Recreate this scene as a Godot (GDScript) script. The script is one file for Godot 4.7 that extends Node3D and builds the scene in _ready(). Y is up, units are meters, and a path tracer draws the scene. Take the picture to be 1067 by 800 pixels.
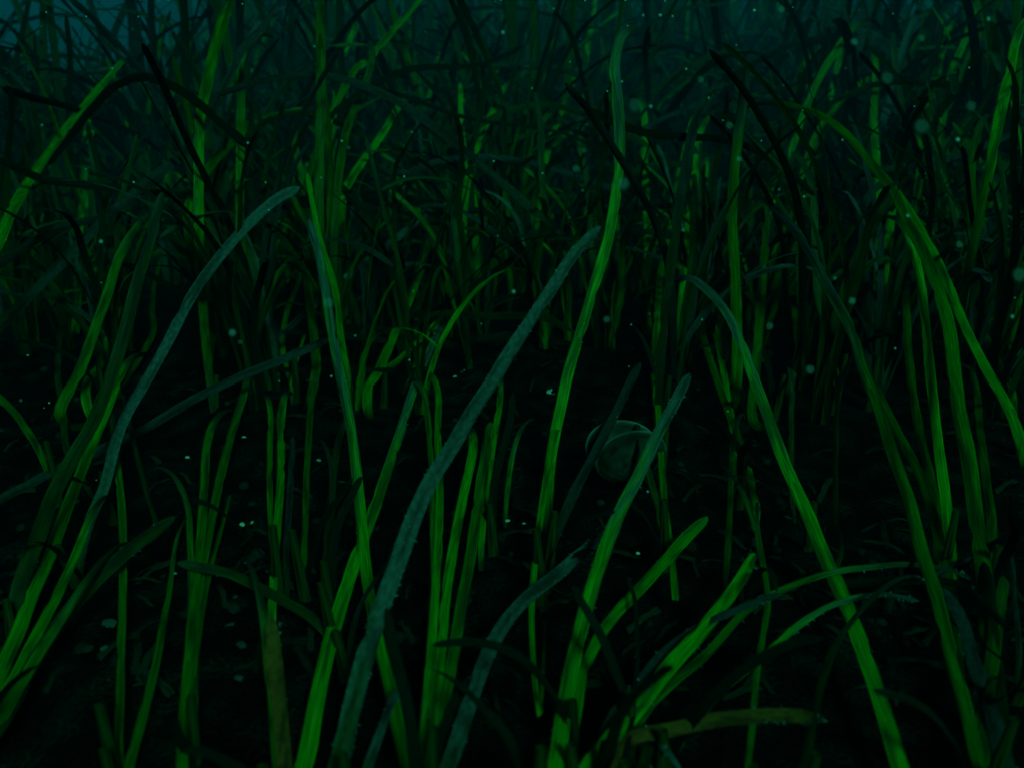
extends Node3D
# An eelgrass meadow under water, seen by a diver a hand's breadth above the leaves.

const EYE := Vector3(0.0, 0.32, 0.0)
const PITCH := 22.0                    # degrees below the horizontal
const FOCAL := 857.8                   # of a frame 1067 wide and 800 high
const LEAF_WIDTH := 0.0125

var rng := RandomNumberGenerator.new()
var noise := FastNoiseLite.new()
var taken := {}
var mats := {}
var flip := 1.0

# base colours: lower part of the leaf, upper part (silt and epiphytes), and where the coat begins and ends along the leaf
var TONES := {
	"G": [Color(0.020, 0.350, 0.004), Color(0.15, 0.22, 0.22), 0.90, 1.60],
	"P": [Color(0.30, 0.62, 0.14), Color(0.030, 0.460, 0.005), 0.00, 0.16],
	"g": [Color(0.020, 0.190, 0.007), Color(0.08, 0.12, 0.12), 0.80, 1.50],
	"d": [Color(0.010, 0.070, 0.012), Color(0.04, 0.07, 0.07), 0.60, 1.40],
	"H": [Color(0.026, 0.340, 0.006), Color(0.085, 0.135, 0.145), 0.50, 0.85],
	"T": [Color(0.030, 0.150, 0.030), Color(0.15, 0.205, 0.235), -0.05, 0.35],
	"t": [Color(0.015, 0.060, 0.015), Color(0.055, 0.082, 0.095), -0.10, 0.35],
	"D": [Color(0.006, 0.016, 0.009), Color(0.010, 0.024, 0.018), 0.00, 1.00],
	"B": [Color(0.62, 0.16, 0.03), Color(0.50, 0.17, 0.03), 0.00, 1.00],
}


func _ready() -> void:
	rng.seed = 7
	noise.seed = 11
	noise.frequency = 1.0
	noise.fractal_type = FastNoiseLite.FRACTAL_NONE
	make_camera()
	make_light()
	make_materials()
	make_seabed()
	make_hero_plants()
	make_loose_leaves()
	make_shell()
	make_meadow()
	make_far_meadow()
	make_litter()
	make_particles()
	make_low_growth()


# ---------------------------------------------------------------- camera, light, water

func make_camera() -> void:
	var c := Camera3D.new()
	c.name = "camera"
	c.position = EYE
	c.rotation_degrees.x = -PITCH
	var a := CameraAttributesPhysical.new()
	a.frustum_focal_length = 12.0 / tan(deg_to_rad(25.0))
	a.frustum_focus_distance = 0.62
	a.exposure_aperture = 5.6
	a.frustum_near = 0.02
	a.frustum_far = 200.0
	c.attributes = a
	c.keep_aspect = Camera3D.KEEP_HEIGHT
	c.fov = 50.0
	c.near = 0.02
	c.far = 200.0
	add_child(c)
	c.current = true


func make_light() -> void:
	var sun := DirectionalLight3D.new()
	sun.name = "sun"
	sun.light_energy = 0.5
	sun.light_angular_distance = 12.0
	sun.light_color = Color(0.06, 1.0, 0.44).linear_to_srgb()
	sun.rotation_degrees = Vector3(-43, 24, 0)
	sun.shadow_enabled = true
	add_child(sun)
	var s := ProceduralSkyMaterial.new()
	s.sky_top_color = Color(0.0005, 0.034, 0.036).linear_to_srgb()
	s.sky_horizon_color = Color(0.0003, 0.034, 0.042).linear_to_srgb()
	s.sky_curve = 0.15
	s.ground_bottom_color = Color(0.0, 0.001, 0.0015).linear_to_srgb()
	s.ground_horizon_color = Color(0.0002, 0.006, 0.010).linear_to_srgb()
	s.sun_angle_max = 0.0
	var e := Environment.new()
	e.background_mode = Environment.BG_SKY
	e.sky = Sky.new()
	e.sky.sky_material = s
	e.tonemap_mode = Environment.TONE_MAPPER_LINEAR
	e.tonemap_exposure = 1.16
	e.sdfgi_enabled = true
	e.ssao_enabled = true
	e.ssil_enabled = true
	e.fog_enabled = true
	e.fog_density = 0.016
	e.volumetric_fog_enabled = true
	e.volumetric_fog_density = 0.0
	e.fog_light_color = Color(0.02, 0.42, 0.95).linear_to_srgb()
	var w := WorldEnvironment.new()
	w.name = "water_light"
	w.environment = e
	add_child(w)
	# the water grows murkier away from the clearing where the diver lies
	for k in 3:
		var murk := FogVolume.new()
		murk.name = numbered("murky_water")
		murk.shape = RenderingServer.FOG_VOLUME_SHAPE_BOX
		murk.size = Vector3(36, 1.7, 16)
		murk.position = Vector3(0, 0.25, -8.0 - [0.9, 1.5, 2.3][k])
		var f := FogMaterial.new()
		f.density = [0.12, 0.30, 0.46][k]
		f.albedo = Color(0.02, 0.42, 0.95).linear_to_srgb()
		murk.material = f
		add_child(murk)
		tag(murk, ["blue green murk beginning behind the front plants", "thicker blue green murk over the meadow", "thick blue green murk hiding the far meadow"][k], "murk", "", "stuff")


# ---------------------------------------------------------------- materials

func picture(w: int, h: int, f: Callable) -> ImageTexture:
	var data := PackedByteArray()
	data.resize(w * h * 3)
	for y in h:
		for x in w:
			var v := int(clampf(f.call(x, y), 0.0, 1.0) * 255.0)
			var k := (y * w + x) * 3
			data[k] = v
			data[k + 1] = v
			data[k + 2] = v
	return ImageTexture.create_from_image(Image.create_from_data(w, h, false, Image.FORMAT_RGB8, data))


func leaf_material(tex: Texture2D, rough: float, back: float, relief: float) -> StandardMaterial3D:
	var m := StandardMaterial3D.new()
	m.vertex_color_use_as_albedo = true
	m.albedo_texture = tex
	m.roughness = rough
	m.metallic_specular = 0.18
	m.cull_mode = BaseMaterial3D.CULL_DISABLED
	if back > 0.0:
		m.backlight_enabled = true
		m.backlight = Color(back, back, back)
	if relief > 0.0:
		m.heightmap_enabled = true
		m.heightmap_texture = tex
		m.heightmap_scale = relief
	return m


func make_materials() -> void:
	var n := FastNoiseLite.new()
	n.seed = 3
	n.frequency = 1.0
	n.fractal_type = FastNoiseLite.FRACTAL_NONE
	# long veins that fade in and out along the leaf, and dark worn streaks between them
	var veins := picture(256, 768, func(x: int, y: int) -> float:
		var vein := 0.5 + 0.5 * sin(x * TAU * 19.0 / 256.0 + 2.6 * n.get_noise_2d(x * 0.03, y * 0.003))
		var wide := n.get_noise_2d(x * 0.10, y * 0.004)
		var worn := n.get_noise_2d(x * 0.24 + 500.0, y * 0.012) + 0.5 * n.get_noise_2d(x * 0.5, y * 0.022 + 700.0)
		var v := 0.74 + 0.09 * vein + 0.14 * wide
		v -= 0.50 * smoothstep(0.45, 0.85, worn)
		v += 0.10 * n.get_noise_2d(x * 0.04 + 70.0, y * 0.02 + 90.0) + 0.05 * n.get_noise_2d(x * 0.6, y * 0.4)
		return v)
	# silt and fine growth: mottled, with faint cross bands
	var silt := picture(256, 768, func(x: int, y: int) -> float:
		var band := n.get_noise_2d(x * 0.02, y * 0.11 + 30.0)
		var patch := n.get_noise_2d(x * 0.03 + 7.0, y * 0.08)
		var grain := n.get_noise_2d(x * 0.25, y * 0.95 + 300.0)
		var dots := smoothstep(0.62, 0.85, n.get_noise_2d(x * 0.13 + 40.0, y * 0.5))
		return 0.60 + 0.05 * band + 0.08 * patch + 0.08 * grain + 0.10 * dots)
	mats.green = leaf_material(veins, 0.5, 0.7, 0.02)
	mats.coated = leaf_material(silt, 0.9, 0.3, 0.05)
	mats.dead = leaf_material(silt, 0.9, 0.0, 0.03)
	mats.growth = leaf_material(silt, 0.9, 0.3, 0.0)
	var mud := picture(512, 512, func(x: int, y: int) -> float:
		return 0.5 + 0.35 * n.get_noise_2d(x * 0.03, y * 0.03) + 0.35 * n.get_noise_2d(x * 0.25, y * 0.25 + 50.0))
	var m := StandardMaterial3D.new()
	m.albedo_color = Color(0.010, 0.011, 0.010).linear_to_srgb()
	m.albedo_texture = mud
	m.roughness = 1.0
	m.metallic_specular = 0.1
	m.uv1_triplanar = true
	m.uv1_world_triplanar = true
	m.uv1_scale = Vector3(2.1, 2.1, 2.1)
	m.heightmap_enabled = true
	m.heightmap_texture = mud
	m.heightmap_scale = 0.3
	mats.mud = m
	var s := leaf_material(null, 0.5, 0.15, 0.0)
	mats.shell = s
	var bit := StandardMaterial3D.new()
	bit.albedo_color = Color(0.28, 0.32, 0.31).linear_to_srgb()
	bit.roughness = 0.7
	bit.cull_mode = BaseMaterial3D.CULL_DISABLED
	mats.shell_bit = bit


# ---------------------------------------------------------------- naming

func numbered(called: String) -> String:
	var k: int = taken.get(called, 0)
	taken[called] = k + 1
	return called if k == 0 else "%s_%03d" % [called, k]


func tag(o: Node3D, label: String, category: String, group := "", kind := "") -> void:
	if label:
		o.set_meta("label", label)
	if category:
		o.set_meta("category", category)
	if group:
		o.set_meta("group", group)
	if kind:
		o.set_meta("kind", kind)


func base(called: String, where: Vector3) -> Node3D:
	var o := Node3D.new()
	o.name = numbered(called)
	o.position = where
	add_child(o)
	return o


func put(called: String, mesh: Mesh, mat: Material, parent: Node3D) -> MeshInstance3D:
	var o := MeshInstance3D.new()
	o.name = numbered(called) if parent == self else called
	o.mesh = mesh
	o.material_override = mat
	parent.add_child(o, true)
	return o


# ---------------------------------------------------------------- geometry of leaves

func ray(x: float, y: float) -> Vector3:
	# the direction, of depth one, that a point of the frame lies in
	var a := (x - 533.5) / FOCAL
	var b := (400.0 - y) / FOCAL
	var p := deg_to_rad(PITCH)
	return Vector3(a, b * cos(p) - sin(p), -cos(p) - b * sin(p))


func floor_depth(x: float, y: float) -> float:
	var r := ray(x, y)
	return 99.0 if r.y > -0.01 else (EYE.y - 0.004) / -r.y


func spline(p: Array[Vector3], k: int, t: float) -> Vector3:
	var a := p[maxi(k - 1, 0)]
	var d := p[mini(k + 2, p.size() - 1)]
	var b := p[k]
	var c := p[k + 1]
	if k == 0:
		a = b + b - c
	if k + 2 > p.size() - 1:
		d = c + c - b
	var la := maxf(a.distance_to(b), 1e-5)
	var lb := maxf(b.distance_to(c), 1e-5)
	var lc := maxf(c.distance_to(d), 1e-5)
	var m0 := ((b - a) / la * lb + (c - b) * (la / lb) * (lb / la)) * 0.5
	m0 = ((b - a) / la * lb * lb + (c - b) * la) / (la + lb)
	var m1 := ((c - b) * lc + (d - c) / lc * lb * lb) / (lb + lc)
	var t2 := t * t
	var t3 := t2 * t
	return b * (2 * t3 - 3 * t2 + 1) + m0 * (t3 - 2 * t2 + t) + c * (3 * t2 - 2 * t3) + m1 * (t3 - t2)


# control points, widths and places along the leaf (below 0: the buried foot, painted dark for shade) -> samples [centre, width, s]
func sampled(p: Array[Vector3], w: Array, s: Array, step: float) -> Array:
	var out := []
	for k in p.size() - 1:
		var many := clampi(int(ceil(p[k].distance_to(p[k + 1]) / step)), 2, 16)
		if k == p.size() - 2:
			many = clampi(many * 3, 8, 24)
		for i in many:
			var t := float(i) / many
			out.append([spline(p, k, t), lerpf(w[k], w[k + 1], t), lerpf(s[k], s[k + 1], t)])
	out.append([p[-1], w[-1], s[-1]])
	return out


func shade(tone: Array, s: float, u: float, jitter: float, seed_at: float) -> Color:
	var wobble := 0.10 * noise.get_noise_2d(seed_at + u * 0.9, s * 9.0) + 0.16 * noise.get_noise_2d(seed_at + 40.0, s * 5.0 + u * 0.5)
	var coat := smoothstep(tone[2], tone[3], clampf(s, 0.0, 1.0) + wobble)
	var low: Color = tone[0]
	var high: Color = tone[1]
	var c: Color = low.lerp(high, coat)
	# worn and overgrown stretches
	var worn := smoothstep(-0.1, 0.65, noise.get_noise_2d(seed_at * 3.0 + u * 0.55, s * 4.0) + 0.4 * noise.get_noise_2d(seed_at + u * 2.2, s * 14.0))
	c = c.lerp(c * 0.30 + Color(0.004, 0.010, 0.008), worn)
	c = c * jitter
	if s > 1.0:
		c = c.lerp(Color(0.022, 0.045, 0.036), smoothstep(0.0, 0.35, s - 1.0))
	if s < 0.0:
		c = c.lerp(Color(0.012, 0.040, 0.008), smoothstep(0.0, 1.0, -s))  # foot painted darker towards the floor, for the shade among the plants
	c.a = 1.0
	return c


# a strap-shaped leaf; samples in world space, the mesh relative to origin
func strap(samples: Array, side_from: Callable, tone: Array, origin: Vector3, columns: int, rounded: bool, jitter: float, hollow := 0.05, both := false) -> ArrayMesh:
	var n := samples.size()
	var length := 0.0
	var along := [0.0]
	for i in range(1, n):
		length += samples[i][0].distance_to(samples[i - 1][0])
		along.append(length)
	var pos := PackedVector3Array()
	var nor := PackedVector3Array()
	var uv := PackedVector2Array()
	var col := PackedColorArray()
	var idx := PackedInt32Array()
	var seed_at := rng.randf() * 300.0
	var u0 := rng.randf() * 0.66
	var v0 := rng.randf()
	var wave := rng.randf_range(0.02, 0.07)
	var waves := rng.randf_range(50.0, 130.0)
	for i in n:
		var c: Vector3 = samples[i][0]
		var t: Vector3 = (samples[mini(i + 1, n - 1)][0] - samples[maxi(i - 1, 0)][0]).normalized()
		var side: Vector3 = side_from.call(c, t, float(i) / (n - 1))
		var up := side.cross(t).normalized()
		var w: float = samples[i][1]
		var left: float = length - along[i]
		if rounded:
			var blunt := maxf(w * 1.9, 0.003)
			if left < blunt:
				w *= sqrt(maxf(1.0 - pow(1.0 - left / blunt, 2.0), 0.02))
			if both and along[i] < blunt:
				w *= sqrt(maxf(1.0 - pow(1.0 - along[i] / blunt, 2.0), 0.02))
		w *= 1.0 + 0.05 * noise.get_noise_2d(seed_at, along[i] * 60.0)
		for j in columns + 1:
			var u := 2.0 * j / columns - 1.0
			if absf(u) > 0.9:
				u *= 1.0 - 0.34 * smoothstep(0.60, 0.78, noise.get_noise_2d(seed_at + u * 50.0, along[i] * 38.0))
			var ripple := wave * w * sin(along[i] * waves + u * 1.4 + seed_at) * absf(u)
			pos.append(c + side * (u * w * 0.5) + up * (hollow * w * (u * u - 0.4) + ripple) - origin)
			nor.append((up - side * (4.0 * hollow * u)).normalized())
			uv.append(Vector2(u0 + 0.33 * (u * 0.5 + 0.5), v0 + along[i] * 2.6))
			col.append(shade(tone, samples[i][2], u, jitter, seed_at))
	for i in n - 1:
		for j in columns:
			var a := i * (columns + 1) + j
			var b := a + columns + 1
			idx.append_array(PackedInt32Array([a, b, a + 1, a + 1, b, b + 1]))
	var arrays := []
	arrays.resize(Mesh.ARRAY_MAX)
	arrays[Mesh.ARRAY_VERTEX] = pos
	arrays[Mesh.ARRAY_NORMAL] = nor
	arrays[Mesh.ARRAY_TEX_UV] = uv
	arrays[Mesh.ARRAY_COLOR] = col
	arrays[Mesh.ARRAY_INDEX] = idx
	var m := ArrayMesh.new()
	m.add_surface_from_arrays(Mesh.PRIMITIVE_TRIANGLES, arrays)
	return m


func facing(twist0: float, twist1: float) -> Callable:
	return func(c: Vector3, t: Vector3, k: float) -> Vector3:
		var view := (c - EYE).normalized()
		var s := t.cross(view).normalized()
		return s.rotated(t, lerpf(twist0, twist1, k))


# small spines, tufts and grains that grow on old leaves
func growth(samples: Array, side_from: Callable, origin: Vector3, many: int, tone: Color) -> ArrayMesh:
	var st := SurfaceTool.new()
	st.begin(Mesh.PRIMITIVE_TRIANGLES)
	var n := samples.size()
	for k in many:
		var f := clampf(pow(rng.randf(), 0.75), 0.0, 1.0) * (n - 2)
		var i := int(f)
		if samples[i][2] < 0.05:
			continue
		var c: Vector3 = samples[i][0].lerp(samples[i + 1][0], f - i)
		var t: Vector3 = (samples[i + 1][0] - samples[i][0]).normalized()
		var side: Vector3 = side_from.call(c, t, f / (n - 1))
		var up := side.cross(t)
		var w: float = samples[i][1]
		var edge := rng.randf() < 0.72
		var u := (1.0 if rng.randf() < 0.5 else -1.0) * (rng.randf_range(0.92, 1.0) if edge else rng.randf() * 0.9)
		var at := c + side * (u * w * 0.5) - origin
		var out := (side * signf(u) * (1.0 if edge else 0.3) + up * rng.randf_range(-0.8, 0.8) + t * rng.randf_range(-0.5, 0.7)).normalized()
		var l := 0.0004 + 0.0022 * pow(rng.randf(), 2.2)
		var r := rng.randf_range(0.00025, 0.0008)
		var x := out.cross(Vector3(0.3, 0.9, 0.2)).normalized() * r
		var y := out.cross(x).normalized() * r
		st.set_color(tone * rng.randf_range(0.5, 1.5))
		var ring := [at + x, at + y, at - x, at - y]
		for q in 4:
			var a: Vector3 = ring[q]
			var b: Vector3 = ring[(q + 1) % 4]
			for v in [a, at + out * l, b]:
				st.set_uv(Vector2(rng.randf(), rng.randf()))
				st.add_vertex(v)
	st.generate_normals()
	return st.commit()


func sheath(root: Vector3, top: Vector3, r: float) -> ArrayMesh:
	# the pale, layered foot of a shoot: a tapered, slightly flattened tube
	var st := SurfaceTool.new()
	st.begin(Mesh.PRIMITIVE_TRIANGLES)
	st.set_smooth_group(0)
	var rows := 5
	for i in rows:
		for j in 8:
			var quad := []
			for d in [[0, 0], [1, 0], [0, 1], [0, 1], [1, 0], [1, 1]]:
				var k := float(i + d[0]) / rows
				var a: float = TAU * float(j + d[1]) / 8.0
				var rr := r * (1.0 - 0.45 * k)
				st.set_color(Color(0.05, 0.055, 0.02).lerp(Color(0.02, 0.06, 0.012), k))
				st.set_uv(Vector2(0.3 * (j + d[1]) / 8.0, k * 0.1))
				st.add_vertex(root.lerp(top, k) + Vector3(cos(a) * rr, 0, sin(a) * rr * 0.6))
	st.generate_normals()
	return st.commit()


# one traced leaf: [tone, width at the foot, width at the tip (both as seen, in frame units), growth, foot .. tip]
func traced(row: Array) -> Dictionary:
	var q: Array = row[4]
	var many := q.size() / 2
	var w0: float = row[1]
	var w1: float = row[2]
	var big := maxf(w0, w1)
	var d0 := clampf(FOCAL * LEAF_WIDTH / (w0 * 0.7 + big * 0.3), 0.40, 1.55)
	var d1 := clampf(lerpf(d0, FOCAL * LEAF_WIDTH / w1, 0.45), 0.36, 1.7)
	if row.size() > 5:
		d0 *= row[5]
		d1 *= row[5]
	d0 = minf(d0, 0.97 * floor_depth(q[0], q[1]))
	d1 = minf(d1, 0.97 * floor_depth(q[-2], q[-1]))
	var p: Array[Vector3] = []
	var w := []
	var s := []
	for i in many:
		var t := float(i) / (many - 1)
		var d := lerpf(d0, d1, t) * (1.0 + 0.02 * sin(t * PI))
		d = minf(d, (0.97 - 0.07 * t) * floor_depth(q[2 * i], q[2 * i + 1]))
		p.append(EYE + ray(q[2 * i], q[2 * i + 1]) * d)
		w.append(0.72 * lerpf(w0, w1, t) * d / FOCAL)
		s.append(t)
	var t0 := (p[1] - p[0]).normalized()
	var h := maxf(p[0].y, 0.0)
	var slope := Vector3(t0.x, 0, t0.z) / maxf(t0.y, 0.5)
	var target := p[0] - (slope * h * 0.5).limit_length(0.10)
	target.y = -0.004
	return {"p": p, "w": w, "s": s, "target": target, "row": row, "t0": t0}


func plant(label: String, rows: Array, group := "", side_leaves := 1) -> void:
	var leaves := []
	var root := Vector3.ZERO
	for r in rows:
		leaves.append(traced(r))
		root += leaves[-1].target
	root /= rows.size()
	root.y = -0.004
	var o := base("eelgrass_plant", root)
	tag(o, label, "seagrass", group)
	for l in leaves:
		var p: Array[Vector3] = l.p
		var foot: Vector3 = root + (l.target - root).limit_length(0.035)
		foot.y = -0.004
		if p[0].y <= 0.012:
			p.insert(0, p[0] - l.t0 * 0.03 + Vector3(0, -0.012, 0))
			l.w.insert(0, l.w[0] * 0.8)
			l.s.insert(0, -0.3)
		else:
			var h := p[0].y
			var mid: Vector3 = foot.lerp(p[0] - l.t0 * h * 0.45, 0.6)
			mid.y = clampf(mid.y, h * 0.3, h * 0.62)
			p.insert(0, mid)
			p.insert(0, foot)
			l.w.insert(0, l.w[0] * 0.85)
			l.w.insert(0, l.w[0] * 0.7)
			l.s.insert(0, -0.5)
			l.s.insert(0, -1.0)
		var last: float = l.row[2]
		if l.row[0] in ["G", "g", "d", "P"] and last > 4.5 and last < 13.5:
			# the worn, dull end of the leaf bows over among its neighbours
			var t1 := (p[-1] - p[-2]).normalized()
			var reach := rng.randf_range(0.04, 0.12)
			var away := Vector3(t1.x * 1.5 + rng.randf_range(-0.8, 0.8), 0, t1.z + rng.randf_range(-0.9, 0.2)).normalized()
			var w_end: float = l.w[-1]
			var here := p[-1]
			for i in 4:
				t1 = (t1 + away * 0.35 + Vector3.DOWN * 0.16 * i).normalized()
				here += t1 * reach / 4.0
				p.append(here)
				l.w.append(w_end * (0.9 - 0.17 * i))
				l.s.append(1.15 + 0.15 * i)
		var tw := rng.randf_range(-0.45, 0.45)
		var turn := rng.randf_range(-0.55, 0.55)
		for i in l.w.size():
			l.w[i] = l.w[i] / cos(tw + turn * float(i) / l.w.size())
		blade(o, root, sampled(p, l.w, l.s, 0.010), facing(tw, tw + turn), l.row[0], l.row[3], 4)
	var top := Vector3(rng.randf_range(-0.006, 0.006), rng.randf_range(0.03, 0.06), rng.randf_range(-0.006, 0.006))
	put("sheath", sheath(Vector3(0, -0.01, 0), top, 0.0045), mats.green, o)
	for k in side_leaves:
		wild_leaf(o, rng.randf_range(0.05, 0.12), "D", 0.006, rng.randf() * TAU, rng.randf_range(0.2, 0.7), rng.randf_range(0.3, 1.2), Vector3.ZERO, 4)


func blade(parent: Node3D, origin: Vector3, samples: Array, side: Callable, kind: String, many: int, columns: int) -> void:
	var tone: Array = TONES[kind]
	var mat: Material = mats.green
	if kind in ["T", "t"]:
		mat = mats.coated
	elif kind in ["D", "B"]:
		mat = mats.dead
	var b := put("leaf", strap(samples, side, tone, origin, columns, true, rng.randf_range(0.66, 1.15)), mat, parent)
	if many > 0:
		var g := put("epiphytes", growth(samples, side, origin, many, Color(0.28, 0.36, 0.38)), mats.growth, b)
		g.set_meta("kind", "stuff")


# a leaf that grows from a point: rises along its lean, then bows over
func wild_leaf(parent: Node3D, length: float, kind: String, width: float, azimuth: float, lean: float, bow: float, at: Vector3, columns: int) -> void:
	var dir := Vector3(cos(azimuth), 0, sin(azimuth))
	var p: Array[Vector3] = [at]
	var w := [width * 0.7]
	var s := [-0.25]
	var steps := 10
	var here := at
	for i in steps:
		var t := float(i + 1) / steps
		var a := lean * (0.4 + 0.6 * t) + bow * t * t
		here += (dir * sin(a) + Vector3.UP * cos(a)) * (length / steps)
		here += Vector3(noise.get_noise_2d(azimuth * 50.0, t * 2.0), 0, noise.get_noise_2d(azimuth * 50.0 + 9.0, t * 2.0)) * length * 0.02
		here.y = maxf(here.y, 0.004)
		p.append(here)
		w.append(width * (1.0 - 0.25 * t * t))
		s.append(t)
	var across := Vector3(-sin(azimuth + 0.4 * sin(azimuth * 7.0)), 0, cos(azimuth + 0.4 * sin(azimuth * 7.0)))
	var spin := rng.randf_range(-0.8, 0.8)
	var side := func(_c: Vector3, t: Vector3, k: float) -> Vector3:
		var x := across - t * across.dot(t)
		return x.normalized().rotated(t, spin * k)
	blade(parent, Vector3.ZERO, sampled(p, w, s, 0.03), side, kind, 0, columns)


# ---------------------------------------------------------------- the sea bed

func bed_height(x: float, z: float) -> float:
	return -0.006 + 0.010 * noise.get_noise_2d(x * 3.0 + 60.0, z * 3.0) + 0.005 * noise.get_noise_2d(x * 14.0, z * 14.0 + 20.0)


func make_seabed() -> void:
	var st := SurfaceTool.new()
	st.begin(Mesh.PRIMITIVE_TRIANGLES)
	st.set_smooth_group(0)
	var n := 150
	for i in n + 1:
		for j in n + 1:
			var a := 2.0 * i / n - 1.0
			var b := 2.0 * j / n - 1.0
			var x := 1.6 * a + 18.4 * pow(absf(a), 4.0) * signf(a)
			var z := -1.0 + 1.6 * b + 18.4 * pow(absf(b), 4.0) * signf(b)
			st.add_vertex(Vector3(x, bed_height(x, z), z))
	for i in n:
		for j in n:
			var a := i * (n + 1) + j
			var b := a + n + 1
			for k in [a, b, a + 1, a + 1, b, b + 1]:
				st.add_index(k)
	st.generate_normals()
	var o := put("seabed", st.commit(), mats.mud, self)
	tag(o, "dark muddy sea bed between the eelgrass", "sea bed", "", "structure")


# ---------------------------------------------------------------- the plants that stand out

func make_hero_plants() -> void:
	# --- near, left
	plant("bright green streaked plant leaning right out of the lower left corner", [
		["G", 20, 13, 0, [-22, 760, 0, 700, 17, 662, 34, 617, 51, 580, 66, 538, 82, 497, 98, 457, 115, 415, 124, 392]],
		["G", 17, 11, 0, [-8, 742, 14, 706, 36, 664, 56, 626, 76, 583, 86, 558]]])
	plant("dim grey-green plant with one broad leaf arching up from the lower left corner", [
		["d", 26, 16, 10, [-30, 800, 0, 752, 20, 716, 42, 679, 70, 638, 98, 606, 132, 575, 160, 554, 182, 538]],
		["g", 20, 12, 0, [-22, 786, 4, 742, 24, 708, 46, 672, 62, 648]]])
	plant("tall straight green plant with one narrow leaf, right of the lower left corner", [
		["g", 11, 10, 0, [124, 790, 125, 720, 126, 659, 128, 589, 126, 525, 121, 480, 118, 448]]])
	plant("slim green plant curving gently right beside the straight narrow one", [
		["g", 15, 5, 0, [132, 812, 148, 748, 160, 702, 170, 648, 177, 610, 182, 570]]])
	plant("green fan of four leaves from one bright sheath, lower left", [
		["G", 17, 11, 0, [190, 806, 192, 748, 196, 700, 200, 650, 204, 600, 209, 560, 213, 500, 218, 452], 0.98],
		["g", 14, 11, 0, [196, 760, 200, 690, 206, 620, 216, 562, 228, 503, 240, 455, 253, 413]],
		["g", 11, 8, 0, [194, 745, 197, 680, 199, 620, 198, 570, 194, 524]],
		["g", 9, 4, 0, [203, 720, 210, 640, 221, 585, 232, 545, 240, 515]]])
	plant("dim plant with a long grey-coated leaf arching to the right, left side", [
		["T", 15, 14, 12, [84, 575, 96, 535, 108, 508, 121, 457, 135, 425, 150, 400, 174, 357, 202, 304, 233, 262, 267, 225, 290, 206, 312, 195]]], "", 1)
	plant("dull green plant with a broad dark leaf standing left of the long grey arch", [
		["d", 22, 14, 0, [20, 612, 38, 562, 51, 525, 70, 486, 96, 441, 107, 414, 127, 355, 143, 293, 156, 250, 169, 200]]])
	plant("plant whose long grey-green leaf crosses the left edge and rises to the top left", [
		["t", 15, 10, 12, [-30, 364, 0, 338, 30, 308, 62, 276, 105, 232, 150, 192, 190, 160, 214, 126, 239, 79, 253, 50, 272, 30, 284, 12]]], "", 0)
	plant("plant at the left edge with a bright green leaf tapering up to the right", [
		["G", 17, 7, 0, [-22, 300, 0, 246, 14, 215, 27, 192, 51, 158, 73, 127, 104, 90, 124, 67]]], "", 0)
	plant("grey coated plant bending right across the left edge below the bright one", [
		["t", 14, 9, 8, [-25, 290, 0, 274, 25, 258, 52, 242, 85, 231, 118, 225]]], "", 0)
	plant("fan of mid green streaked leaves crossed by thin black stalks, left of centre", [
		["g", 15, 12, 0, [62, 432, 82, 388, 98, 345, 112, 305, 124, 268, 140, 240]],
		["G", 12, 8, 0, [92, 428, 107, 375, 120, 330, 130, 300, 141, 275]],
		["g", 8, 3, 0, [158, 350, 158, 320, 162, 290, 170, 265, 182, 247]]])
	plant("short upright bright plant with two leaves left of the fan of streaked leaves", [
		["G", 10, 9, 0, [78, 348, 80, 312, 81, 280, 82, 250, 87, 208]],
		["g", 7, 6, 0, [77, 300, 76, 260, 70, 232, 66, 203]]])
	plant("small curved plant lying low at the left edge", [
		["g", 9, 10, 0, [50, 492, 45, 480, 28, 449, 10, 425, -4, 412]]], "", 0)
	plant("dim leaf pair rising behind the lower left fan", [
		["d", 7, 6, 0, [160, 560, 152, 512, 142, 474, 134, 440]],
		["d", 9, 8, 0, [70, 470, 66, 430, 60, 395, 62, 350]]])
	# --- near, centre left
	plant("plant with a dark low leaf sagging across the foot of the fan", [
		["d", 14, 14, 6, [332, 650, 300, 628, 268, 611, 240, 598, 210, 591, 184, 586]]], "", 0)
	plant("bright narrow pair of leaves above the torn brown stump", [
		["G", 12, 11, 0, [283, 640, 285, 606, 288, 559, 292, 502, 294, 424]],
		["G", 8, 8, 0, [283, 560, 281, 516, 281, 470, 281, 425]],
		["t", 10, 8, 0, [298, 590, 301, 530, 305, 455]]])
	plant("torn olive brown stump of a plant with a ragged top, lower left of centre", [
		["B", 27, 23, 18, [296, 812, 292, 770, 288, 720, 284, 680, 282, 643]],
		["g", 14, 12, 6, [289, 800, 284, 740, 279, 690, 275, 648], 1.03]])
	plant("thin dull green plant between the bright pair and the crossing leaves", [
		["g", 9, 9, 0, [317, 590, 318, 540, 319, 502, 322, 450, 327, 392]]])
	plant("dim plant with two faint leaves behind the crossing leaves", [
		["d", 12, 10, 0, [345, 600, 344, 545, 347, 495, 352, 462]],
		["d", 10, 8, 0, [338, 600, 340, 560, 346, 515]]])
	plant("large green plant leaning left whose grey upper leaf ends in a knob", [
		["H", 19, 11, 20, [432, 830, 423, 797, 406, 715, 392, 659, 381, 592, 374, 520, 366, 450, 357, 405, 349, 366, 341, 318, 333, 270, 321, 228]]])
	plant("tall green plant leaning right with a beaded grey tip", [
		["H", 26, 5, 46, [308, 822, 318, 792, 327, 744, 339, 687, 356, 626, 372, 578, 388, 535, 401, 497, 417, 449, 432, 402, 446, 369, 462, 335, 479, 310, 496, 283]]])
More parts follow.
